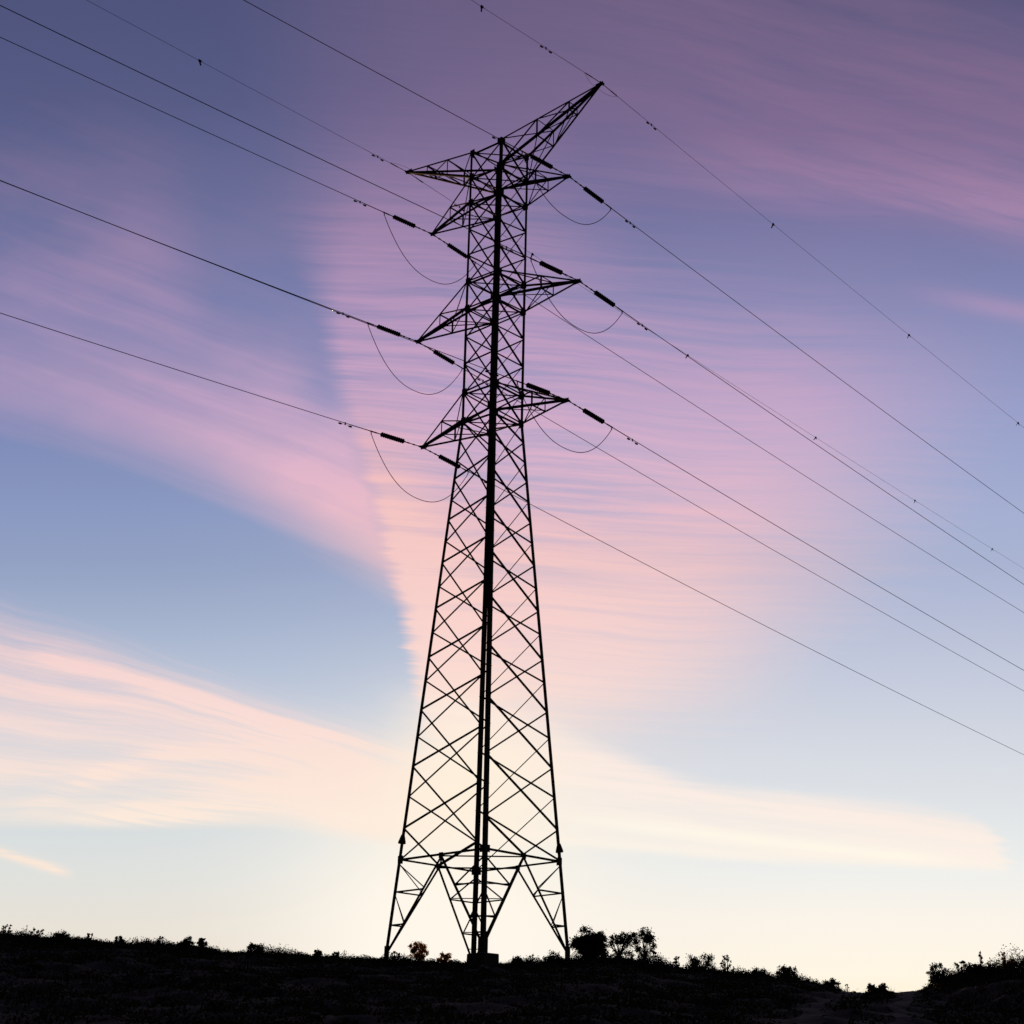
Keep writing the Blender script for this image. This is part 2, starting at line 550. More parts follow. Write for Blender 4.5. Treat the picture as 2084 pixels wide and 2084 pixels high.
def H(x, y):
    """ground height: a slope rising from the camera to a ridge, falling away gently behind it"""
    x = np.asarray(x, float)
    y = np.asarray(y, float)
    yc = np.interp(x, CREST[:, 0], CREST[:, 1])
    zc = np.interp(x, CREST[:, 0], CREST[:, 2])
    s = y/yc
    up = np.where(s > 0, np.maximum(s, 0)**1.12, s*0.4)*zc
    d = np.maximum(y-yc, 0)
    dn = zc-0.035*d-0.0012*np.minimum(d, 60)**2-0.02*np.maximum(d-60, 0)
    z = np.where(s <= 1, up, dn)
    fade = np.clip((yc-y)/6.0, 0, 1)*np.clip(y/12.0, 0, 1)
    z = z+fade*(0.16*np.sin(x*0.83+y*0.31)*np.sin(y*0.57-x*0.2)+0.07*np.sin(x*2.1+1.3)*np.sin(y*1.7))-0.10*fade
    return np.maximum(z, -9.0)


def h(x, y):
    return float(H(x, y))


def axis(lo, hi, step, far):
    a = list(np.arange(lo, hi+1e-6, step))
    e, g = hi, step
    while e < far:
        g *= 1.35
        e += g
        a.append(e)
    e, g = lo, step
    b = []
    while e > -far:
        g *= 1.35
        e -= g
        b.append(e)
    return np.array(b[::-1]+a)


gx_, gy_ = axis(-46, 30, 0.4, 4000), axis(-6, 112, 0.4, 4000)
XX, YY = np.meshgrid(gx_, gy_)
ZZ = H(XX, YY)
me = bpy.data.meshes.new('ground')
nx, ny = len(gx_), len(gy_)
vv = np.stack([XX, YY, ZZ], -1).reshape(-1, 3)
idx = np.arange(nx*ny).reshape(ny, nx)
ff = np.stack([idx[:-1, :-1], idx[:-1, 1:], idx[1:, 1:], idx[1:, :-1]], -1).reshape(-1, 4)
me.from_pydata(vv.tolist(), [], ff.tolist())
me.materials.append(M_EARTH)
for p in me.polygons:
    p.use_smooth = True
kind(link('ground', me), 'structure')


def ribbon(name, pts, width, material):
    """a worn strip following the ground just above it"""
    mb = MB()
    n = 150
    rows = []
    P = np.array(pts, float)
    t = np.linspace(0, len(P)-1, n)
    cx = np.interp(t, range(len(P)), P[:, 0])
    cy = np.interp(t, range(len(P)), P[:, 1])
    for i in range(n):
        w = width*(0.80+0.25*math.sin(i*2.3)*math.sin(i*0.63+1)+0.2*math.sin(i*5.1))
        rows.append([(cx[i]+w*k, cy[i], h(cx[i]+w*k, cy[i])+0.03) for k in (-0.5, -0.2, 0.1, 0.3, 0.5)])
    for r in rows:
        mb.v += r
    for i in range(n-1):
        for k in range(4):
            a = i*5+k
            mb.f.append((a, a+1, a+6, a+5))
    return kind(mb.build(name, material, smooth=True), 'structure')


ribbon('dirt_track', [(2.2, 24), (3.6, 37), (5.0, 50), (7.0, 64), (9.3, 77), (10.6, 83.5), (11.3, 90)], 0.75, M_TRACK)
ribbon('dirt_track', [(4.0, 24), (5.9, 37), (7.6, 50), (9.7, 64), (12.0, 76), (12.9, 82.5), (13.4, 90)], 0.75, M_TRACK)

# ------------------------------------------------------------------ the pylon
SC = 1.35
CX0, CY0, PHI = -9.0142, 95.1334, 0.639654
AV = Vector((math.cos(PHI), -math.sin(PHI), 0))     # along the crossarms, towards the right
BV = Vector((math.sin(PHI), math.cos(PHI), 0))      # along the line, away from the camera
ZV = Vector((0, 0, 1))
ZTOP, ZRING, ZBASE, PAN = 63.0371, 15.4085, 10.0702, 1.5*SC
ZBEND = ZTOP-10*PAN
WT, WB = 1.409, 3.680


def tz(z):
    return z*SC+1.6


def W(a, b, z):
    return Vector((CX0, CY0, 0))+AV*a+BV*b+ZV*z


def half(z):
    if z >= ZBEND:
        return WT-0.014*(ZTOP-z)/(10*PAN)
    t = (ZBEND-z)/(ZBEND-ZBASE)
    return WT-0.014+(WB-WT+0.014)*t


def corner(ca, cb, z):
    w = half(z)
    return W(ca*w, cb*w, z)


tower = thing('lattice_pylon', 'tall dark lattice steel pylon with six crossarms standing on the ridge', 'pylon', (CX0, CY0, 0))
TO = Vector((CX0, CY0, 0))


def tpart(mb, name, parent=None, material=None):
    mb.v = [tuple(Vector(v)-TO) for v in mb.v]
    return mb.build(name, material or M_STEEL, parent or tower)


CORNERS = [(1, -1), (1, 1), (-1, 1), (-1, -1)]      # near, right, far, left
NEAR, RIGHT, FAR, LEFT = CORNERS
T = [ZTOP-k*PAN for k in range(11)]
A_LV = [tz(z) for z in (29.55, 27.55, 25.53, 23.45, 21.28, 19.02, 16.66, 14.18, 11.55)]
B_LV = [tz(z) for z in (28.49, 26.53, 24.50, 22.33, 20.18, 17.97, 15.48, 12.90)]+[ZRING]
ZH1, ZH2, ZFT = tz(8.906), tz(7.568), tz(6.36)

# main legs, each an angle section open towards the tower axis, with step bolts
bolt = MB()
bolt.tube([(0, 0, 0), (0.17, 0, 0)], 0.011, 5)
bolt.tube([(0.155, 0, 0), (0.175, 0, 0)], 0.02, 5)
bolt_me = bolt.mesh('step_bolt', M_STEEL)
legs = {}
for c in CORNERS:
    mb = MB()
    foot = min(h(*corner(*c, ZBASE)[:2])-0.5, ZBASE-0.2)
    if c == NEAR:
        foot = tz(6.10)-0.06
    stations = [(foot, 0.225), (ZRING, 0.225), (tz(21.3), 0.215), (ZBEND, 0.20), (T[5], 0.175), (ZTOP+0.05, 0.16)]
    for (z0, b), (z1, _) in zip(stations[:-1], stations[1:]):
        mb.angle(corner(*c, z0), corner(*c, z1), -AV*c[0], -BV*c[1], b, 0.024)
    for z in (T[0]-0.1, T[1], T[2], T[5], T[6], T[9], T[10]):       # gusset plates where arms meet the leg
        p = corner(*c, z)
        mb.box(p+AV*c[0]*0.012-BV*c[1]*0.16, AV*0.008, BV*0.20, ZV*0.22)
        mb.box(p+BV*c[1]*0.012-AV*c[0]*0.16, BV*0.008, AV*0.20, ZV*0.22)
    p = corner(*c, ZRING)
    mb.box(p+AV*c[0]*0.012-BV*c[1]*0.18, AV*0.008, BV*0.2, ZV*0.2)
    mb.box(p+BV*c[1]*0.012-AV*c[0]*0.18, BV*0.008, AV*0.2, ZV*0.2)
    p = corner(*c, ZFT+0.1)
    mb.box(p+AV*c[0]*0.012-BV*c[1]*0.17, AV*0.008, BV*0.19, ZV*0.42)
    mb.box(p+BV*c[1]*0.012-AV*c[0]*0.17, BV*0.008, AV*0.19, ZV*0.42)
    legs[c] = tpart(mb, 'leg')
    if c in (NEAR, FAR):
        z, k = ZRING+1.0, 0
        while z < ZTOP-1.0:
            d = (-BV*c[1]*0 + AV*c[0]) if k % 2 else BV*c[1]
            b = link('step_bolt', bolt_me, legs[c], corner(*c, z)-TO+(-BV*c[1]*0.06 if k % 2 else -AV*c[0]*0.06))
            b.rotation_euler = (0, 0, math.atan2(d.y, d.x))
            z += 0.86
            k += 1
for c, z in ((LEFT, tz(11.05)), (RIGHT, tz(10.76))):                 # little sheet-metal hoods on two legs
    mb = MB()
    ax = (corner(*c, z+1)-corner(*c, z)).normalized()
    mb.lathe(corner(*c, z)-AV*c[0]*0.05-BV*c[1]*0.05-ax*0.22, ax, [(0, 0.225), (0.10, 0.22), (0.34, 0.15), (0.50, 0.10)], 8)
    tpart(mb, 'climbing_guard', legs[c])

# lattice of the four faces above the waist
FACES = [((1, -1), (1, 1), AV, 'a'), ((-1, -1), (-1, 1), -AV, 'a'), ((-1, -1), (1, -1), -BV, 'b'), ((-1, 1), (1, 1), BV, 'b')]


def brace(mb, p, q, n, b, inset=0.0):
    ax = (q-p).normalized()
    u = n.cross(ax).normalized()
    if u.z < 0:
        u = -u
    o = -n*(0.03+inset)
    mb.angle(p+o-u*b*0.5, q+o-u*b*0.5, u, -n, b, 0.008)


for c1, c2, n, kd in FACES:
    mb = MB()
    thick, thin = ((0.098, 0.098) if n.dot(AV) > 0 else (0.135, 0.105)) if kd == 'a' else (0.096, 0.066)
    # upper shaft: one cross per panel
    for k in range(10):
        z0, z1 = T[k], T[k+1]
        if kd == 'a':       # the heavier diagonal falls towards +b
            d = ((c1, z0, c2, z1), (c2, z0, c1, z1))
        else:               # here it falls towards -a
            d = ((c1, z0, c2, z1), (c2, z0, c1, z1))
        for i, (ca, za, cb, zb) in enumerate(d):
            brace(mb, corner(*ca, za), corner(*cb, zb), n, thick if i == 0 else thin, 0.1*i)
    for z in (T[0], T[1], T[2], T[5], T[6], T[9], T[10]):
        brace(mb, corner(*c1, z), corner(*c2, z), n, 0.10, 0.22)
    for z in (T[1], T[2], T[5], T[6], T[9], T[10]):
        pass
    lv = A_LV if kd == 'a' else B_LV
    lv = [ZBEND]+lv
    for k in range(len(lv)-1):
        z0, z1 = lv[k], lv[k+1]
        for i, (ca, za, cb, zb) in enumerate(((c1, z0, c2, z1), (c2, z0, c1, z1))):
            if k == 0 and i == 1 and kd == 'b':
                pass
            brace(mb, corner(*ca, za), corner(*cb, zb), n, thick if i == 0 else thin, 0.1*i)
    if kd == 'a':           # last half panel runs into the middle of the waist ring
        mid = (corner(*c1, ZRING)+corner(*c2, ZRING))*0.5
        for c in (c1, c2):
            brace(mb, corner(*c, A_LV[-1]), mid+ZV*0.05, n, thick, 0.0)
    tpart(mb, 'face_bracing')

# horizontal cross bracing inside the shaft at the crossarm levels
for i, z in enumerate((T[0], T[1], T[2], T[5], T[6], T[9], T[10])):
    mb = MB()
    mb.angle(corner(*NEAR, z)-ZV*0.03, corner(*FAR, z)-ZV*0.03, ZV, BV, 0.06, 0.008)
    mb.angle(corner(*LEFT, z)-ZV*0.06, corner(*RIGHT, z)-ZV*0.06, ZV, BV, 0.06, 0.008)
    tpart(mb, 'inner_bracing')

# waist ring with its inner diamond
mb = MB()
mids = []
for c1, c2, n, kd in FACES:
    brace(mb, corner(*c1, ZRING), corner(*c2, ZRING), n, 0.11, 0.04)
    mids.append(((corner(*c1, ZRING)+corner(*c2, ZRING))*0.5, n))
for i, j in ((0, 2), (0, 3), (1, 2), (1, 3)):
    p, q = mids[i][0], mids[j][0]
    mb.angle(p-ZV*0.14-mids[i][1]*0.06, q-ZV*0.14-mids[j][1]*0.06, ZV, (p-q).cross(ZV), 0.08, 0.008)
for p, n in mids:
    t = n.cross(ZV)
    mb.box(p-n*0.01-ZV*0.06, n*0.008, t*0.16, ZV*0.15)
tpart(mb, 'waist_ring')

# bracing of the four feet
for c in CORNERS:
    mb = MB()
    ends = {}
    for c1, c2, n, kd in FACES:
        if c not in (c1, c2):
            continue
        mid = (corner(*c1, ZRING)+corner(*c2, ZRING))*0.5-ZV*0.1
        foot = corner(*c, ZFT)
        hv = 0.165 if c in (NEAR, FAR) else 0.085
        brace(mb, mid, foot, n, hv, 0.0)

        def on(z):
            t = (mid.z-z)/(mid.z-foot.z)
            return mid.lerp(foot, t)
        for z in (ZH1, ZH2):
            brace(mb, corner(*c, z), on(z), n, 0.085, 0.05)
            ends.setdefault(z, []).append(on(z)-n*0.06)
        brace(mb, corner(*c, ZRING-0.25), on(ZH1+0.06), n, 0.066, 0.10)
        brace(mb, corner(*c, ZH1-0.12), on(ZH2+0.06), n, 0.060, 0.10)
        z3 = (ZH2+ZFT)*0.5
        if c in (NEAR, FAR):
            brace(mb, corner(*c, z3), on(z3), n, 0.05, 0.05)
    for z, (p, q) in ends.items():
        mb.angle(p+ZV*0.05, q+ZV*0.05, ZV, AV*c[0], 0.05, 0.007)
    tpart(mb, 'foot_bracing')


# crossarms: four chords from the shaft corners run together at a tip
def crossarm(name, side, top, bot, L, ztip, nodes, chord):
    mb = MB()
    tip = W(side*L, 0, ztip)
    rt = {}
    for b in (-1, 1):
        for lv, z in (('t', top), ('b', bot)):
            p = corner(side, b, z)
            rt[(b, lv)] = p
            cb = chord if lv == 'b' else chord*0.8
            e = tip+BV*b*0.05+ZV*(0.05 if lv == 't' else -0.05)
            mb.angle(p, e, BV*-b, ZV*(-1 if lv == 't' else 1), cb, 0.010)
    pt = lambda b, lv, t: rt[(b, lv)].lerp(tip, t)
    prev = 0.0
    for i, t in enumerate(nodes):
        last = i == len(nodes)-1
        for b in (-1, 1):
            n = BV*b
            p, q = pt(b, 't', t), pt(b, 'b', t)
            mb.angle(p, q, AV*-side, -n, 0.085, 0.008)
            mb.angle(pt(b, 'b', prev), p, ZV, -n, 0.070, 0.008)
        for lv, d in (('t', -1), ('b', 1)):
            mb.angle(pt(-1, lv, t), pt(1, lv, t), AV*-side, ZV*d, 0.075, 0.008)
            f = 1 if lv == 't' else -1
            mb.angle(pt(-f, lv, prev)+ZV*d*0.02, pt(f, lv, t)+ZV*d*0.02, AV.cross(BV), BV, 0.055, 0.007)
            if lv == 'b':
                mb.angle(pt(f, lv, prev)+ZV*d*0.09, pt(-f, lv, t)+ZV*d*0.09, AV.cross(BV), BV, 0.045, 0.007)
        prev = t
    arm = tpart(mb, name)
    pl = MB()
    pl.box(tip-AV*side*0.16, AV*0.30, BV*0.15, ZV*0.012)
    pl.box(tip-AV*side*0.16, AV*0.28, BV*0.012, ZV*0.15)
    pl.box(tip+AV*side*0.02, AV*0.035, BV*0.20, ZV*0.07)
    tpart(pl, 'tip_plate', arm)
    return tip


TIPS = {}
ARMS = {'ew': (T[0], T[1], 8.962, 65.039, (0.36, 0.68), 0.15), '1': (T[1], T[2], 6.175, 58.884, (0.52,), 0.13),
        '2': (T[5], T[6], 7.086, 50.739, (0.54,), 0.14), '3': (T[9], T[10], 6.173, 42.668, (0.52,), 0.14)}
for k, (tp, bt, L, zt, nd, ch) in ARMS.items():
    for side in (1, -1):
        TIPS[(k, side)] = crossarm('earth_wire_arm' if k == 'ew' else 'crossarm', side, tp, bt, L, zt, nd, ch)

# ------------------------------------------------------------------ concrete footing under the near leg
p = corner(*NEAR, tz(6.1))
ft = MB()
zt = tz(6.10)
zb = h(p.x, p.y)-0.4
s0, s1 = 0.60, 0.57
lo = [p+AV*x*s0+BV*y*s0 for x, y in ((-1, -1), (1, -1), (1, 1), (-1, 1))]
ring = []
for z, s in ((zb, 0.62), (zt-0.05, 0.60), (zt-0.012, 0.585), (zt, 0.55)):
    ring.append([(p.x+(AV.x*x+BV.x*y)*s, p.y+(AV.y*x+BV.y*y)*s, z) for x, y in ((-1, -1), (1, -1), (1, 1), (-1, 1))])
for r in ring:
    ft.v += r
for i in range(3):
    for k in range(4):
        ft.f.append((i*4+k, i*4+(k+1) % 4, i*4+4+(k+1) % 4, i*4+4+k))
ft.f.append((12, 13, 14, 15))
ft.f.append((3, 2, 1, 0))
tag(ft.build('concrete_footing', M_CONC, origin=(p.x, p.y, zb)), 'squat concrete footing block under the nearest leg of the pylon', 'footing')

# ------------------------------------------------------------------ wires
HN, HF = -0.056976, 0.018022
CN, CNE, CF, CFE = 1.6151e-4, 4.712e-5, 1.4904e-4, 1.2271e-4
KEYS = [('ew', 1), ('ew', -1), ('1', 1), ('1', -1), ('2', 1), ('2', -1), ('3', 1), ('3', -1)]
MN = dict(zip(KEYS, (-0.0292, -0.0098, -0.0504, -0.0565, -0.0525, -0.0574, -0.0566, -0.0608)))
MF = dict(zip(KEYS, (-0.0713, -0.0582, -0.0779, -0.0796, -0.0828, -0.0857, -0.0792, -0.0835)))


def wire_pt(key, sgn, s):
    hd = HN if sgn < 0 else HF
    m_ = MN[key] if sgn < 0 else MF[key]
    e = key[0] == 'ew'
    c_ = (CNE if e else CN) if sgn < 0 else (CFE if e else CF)
    return TIPS[key]+(AV*math.sin(hd)+BV*math.cos(hd)*sgn)*s+ZV*(m_*s+c_*s*s)


def wire_dir(key, sgn, s):
    return (wire_pt(key, sgn, s+0.05)-wire_pt(key, sgn, s-0.05)).normalized()


SIDE = {1: 'right', -1: 'left'}
LEVEL = {'1': 'top', '2': 'middle', '3': 'bottom'}
WAY = {-1: 'overhead to the left', 1: 'away to the right'}
disc = MB()
disc.lathe((0, 0, 0), (0, 0, 1), [(-0.004, 0.035), (0.0, 0.140), (0.020, 0.168), (0.040, 0.158), (0.058, 0.080), (0.070, 0.052), (0.178, 0.048)], 14)
disc_me = disc.mesh('insulator_disc', M_GLASS, True)

for key in KEYS:
    k, side = key
    for sgn in (-1, 1):
        s_end = 330.0
        if k == 'ew':
            s0, r = 1.5, 0.0125
        else:
            s0, r = 4.45, 0.0235
        ss = list(np.arange(s0, 60, 1.5))+list(np.arange(60, s_end, 6.0))
        o = wire_pt(key, sgn, s0)
        if k == 'ew':
            lab = f'thin earth wire running {WAY[sgn]} from the {SIDE[side]} tip of the topmost arm'
            nm = 'earth_wire'
        else:
            lab = f'power line running {WAY[sgn]} from the {LEVEL[k]} {SIDE[side]} crossarm'
            nm = 'power_line'
        wr = thing(nm, lab, 'earth wire' if k == 'ew' else 'power line', o, 'earth wires on the top arm tips' if k == 'ew' else 'power lines strung from the crossarms')
        mb = MB()
        mb.tube([wire_pt(key, sgn, s)-o for s in ss], r, 6)
        mb.build('wire', M_WIRE, wr, True)
        if k == 'ew':
            mb = MB()
            mb.tube([wire_pt(key, sgn, s)-o for s in (0.08, 0.5, 0.95)], 0.026, 6)
            mb.tube([wire_pt(key, sgn, s)-o for s in (0.95, 1.6)], 0.038, 6)
            mb.tube([wire_pt(key, sgn, s)-o for s in (1.6, 3.0, 4.2)], 0.016, 6)
            mb.build('tension_clamp', M_WIRE, wr)
            mb = MB()
            e1 = wire_pt(key, sgn, 1.75)
            e0 = TIPS[key]-AV*side*0.5+ZV*(-0.05)
            up = 0.12 if (side < 0 and sgn < 0) else -0.22
            mb.tube([e0.lerp(e1, t)+ZV*up*math.sin(math.pi*t)-o for t in np.linspace(0, 1, 12)], 0.010, 5)
            mb.build('bonding_lead', M_WIRE, wr, True)
        else:
            # tension string of cap and pin discs
            st = thing('insulator_string', f'insulator string pulling {"left" if sgn < 0 else "right"} from the tip of the {LEVEL[k]} {SIDE[side]} crossarm', 'insulator',
                       TIPS[key], 'insulator strings at the crossarm tips')
            d = (wire_pt(key, sgn, 4.45)-TIPS[key]).normalized()
            mb = MB()
            mb.tube([d*0.05, d*0.9, d*1.68], 0.032, 6)
            for q_ in (0.25, 0.75, 1.25, 1.55):
                mb.tube([d*(q_-0.09), d*(q_+0.09)], 0.052, 6)
            mb.build('link', M_STEEL, st)
            rot = d.to_track_quat('Z', 'Y')
            for i in range(11):
                b = link('insulator_disc', disc_me, st, d*(1.69+0.181*i))
                b.rotation_mode = 'QUATERNION'
                b.rotation_quaternion = rot
            mb = MB()
            mb.tube([d*3.66, d*3.95], 0.034, 6)
            mb.tube([d*3.95, d*4.55], 0.046, 8)
            mb.tube([d*4.55, d*6.2], 0.030, 8)
            mb.tube([d*4.45, d*4.43-ZV*0.22], 0.034, 6)
            mb.build('strain_clamp', M_WIRE, st)

# jumper loops under the six crossarm tips
for key in KEYS[2:]:
    k, side = key
    a, b = wire_pt(key, -1, 4.44)-ZV*0.16, wire_pt(key, 1, 4.44)-ZV*0.16
    dep = {('1', -1): 3.12, ('2', -1): 3.20, ('3', -1): 3.18, ('1', 1): 2.70, ('2', 1): 2.87, ('3', 1): 2.78}[key]
    n = 40
    pts = []
    for i in range(n+1):
        t = i/n
        u = 2*t-1
        x = 0.5+0.5*(math.copysign(abs(u)**1.0, u))
        pts.append(a.lerp(b, x)-ZV*dep*(1-abs(u)**2.3)-a)
    mb = MB()
    mb.tube(pts, 0.0240, 6)
    tag(mb.build('jumper_cable', M_WIRE, None, True), f'slack jumper cable looping below the {LEVEL[k]} {SIDE[side]} crossarm tip', 'jumper cable', 'jumper cables under the crossarm tips').location = a

# vibration dampers near the clamps
wt = MB()
wt.lathe((0, 0, 0), (1, 0, 0), [(-0.13, 0.02), (-0.12, 0.052), (0.0, 0.062), (0.10, 0.058), (0.12, 0.03)], 8)
weight_me = wt.mesh('weight', M_STEEL, True)
ms = MB()
ms.tube([(-0.40, 0, -0.125), (-0.2, 0, -0.10), (0, 0, -0.095), (0.2, 0, -0.10), (0.40, 0, -0.125)], 0.011, 5)
mess_me = ms.mesh('messenger', M_STEEL)
cl = MB()
cl.box((0, 0, -0.045), Vector((0.035, 0, 0)), Vector((0, 0.022, 0)), Vector((0, 0, 0.085)))
cl.box((0, 0, 0.02), Vector((0.045, 0, 0)), Vector((0, 0.032, 0)), Vector((0, 0, 0.025)))
clamp_me = cl.mesh('clamp', M_STEEL)
for key in KEYS:
    k, side = key
    for sgn in (-1, 1):
        s = {('ew', 1): 5.45, ('ew', -1): 2.85 if sgn < 0 else 5.5}.get(key, 6.6)
        p, d = wire_pt(key, sgn, s), wire_dir(key, sgn, s)
        if k == 'ew':
            lab = f'vibration damper on the earth wire {"left" if sgn < 0 else "right"} of the {SIDE[side]} top arm tip'
        else:
            lab = f'vibration damper on the {"left" if sgn < 0 else "right"}-going line of the {LEVEL[k]} {SIDE[side]} crossarm'
        t = thing('vibration_damper', lab, 'damper', p, 'vibration dampers clipped to the wires')
        t.rotation_mode = 'QUATERNION'
        t.rotation_quaternion = d.to_track_quat('X', 'Z')
        link('clamp', clamp_me, t)
        link('messenger', mess_me, t)
        link('weight', weight_me, t, (0.42, 0, -0.128))
        link('weight', weight_me, t, (-0.42, 0, -0.128)).rotation_euler = (0, 0, math.pi)

# bird diverters: a clamp with two crossed rubber strips
bc = MB()
bc.box((0, 0, 0), Vector((0.09, 0, 0)), Vector((0, 0.055, 0)), Vector((0, 0, 0.06)))
bclamp_me = bc.mesh('clamp', M_RUBBER)
bs = MB()
bs.box((0, 0, -0.11), Vector((0.058, 0, 0)), Vector((0, 0.012, 0)), Vector((0, 0, 0.21)))
bstrip_me = bs.mesh('strip', M_RUBBER)
BIRDS = [(('ew', 1), -1, 8.32, 'on the upper wire close to the top edge of the picture'),
         (('ew', -1), -1, 13.40, 'on the thin wire at the upper left'),
         (('ew', 1), 1, 15.28, 'on the upper right wire, nearest the pylon of three'),
         (('ew', 1), 1, 30.63, 'on the upper right wire, middle of three'),
         (('ew', 1), 1, 45.89, 'on the upper right wire at the right edge of the picture'),
         (('ew', -1), 1, 10.24, 'just right of the pylon shaft above the middle right crossarm'),
         (('ew', -1), 1, 25.58, 'where the faint wire touches the middle power line'),
         (('ew', -1), 1, 41.13, 'on the faint wire halfway to the right edge'),
         (('ew', -1), 1, 55.64, 'on the faint wire, second from the right edge'),
         (('ew', -1), 1, 68.87, 'on the faint wire, closest to the right edge')]
for i, (key, sgn, s, lab) in enumerate(BIRDS):
    s *= SC
    p, d = wire_pt(key, sgn, s), wire_dir(key, sgn, s)
    t = thing('bird_diverter', 'small black bird diverter '+lab, 'bird diverter', p, 'bird diverters clipped to the earth wires')
    t.rotation_mode = 'QUATERNION'
    t.rotation_quaternion = d.to_track_quat('X', 'Z')
    link('clamp', bclamp_me, t)
    for j, a in enumerate((0.75, -0.45)):
        st = link('strip', bstrip_me, t, (0.05*(1 if j else -1), 0, 0))
        st.rotation_euler = (a+0.2*math.sin(i*2.1), (0.5 if j else -0.35)+0.25*math.sin(i*1.3), 0)


# ------------------------------------------------------------------ vegetation
def leaf_mesh(name, pos, size, rng, material, up=0.0, long=1.0):
    n = len(pos)
    u = rng.normal(size=(n, 3))
    u[:, 2] = u[:, 2]*(1-up)+up*1.5*np.abs(u[:, 2])+up
    u /= np.linalg.norm(u, axis=1)[:, None]
    v = np.cross(u, rng.normal(size=(n, 3)))
    v /= np.linalg.norm(v, axis=1)[:, None]+1e-9
    s = (np.asarray(size)*rng.uniform(0.6, 1.35, n))[:, None]
    a = pos-u*s*0.5*long
    c = pos+u*s*0.5*long
    mid = pos+u*s*0.05
    b = mid+v*s*0.30
    d = mid-v*s*0.30
    V = np.stack([a, b, c, d], 1).reshape(-1, 3)
    me = bpy.data.meshes.new(name)
    me.vertices.add(4*n)
    me.vertices.foreach_set('co', V.ravel())
    me.loops.add(4*n)
    me.loops.foreach_set('vertex_index', np.arange(4*n))
    me.polygons.add(n)
    me.polygons.foreach_set('loop_start', np.arange(n)*4)
    me.polygons.foreach_set('loop_total', np.full(n, 4))
    me.update(calc_edges=True)
    me.materials.append(material)
    return me


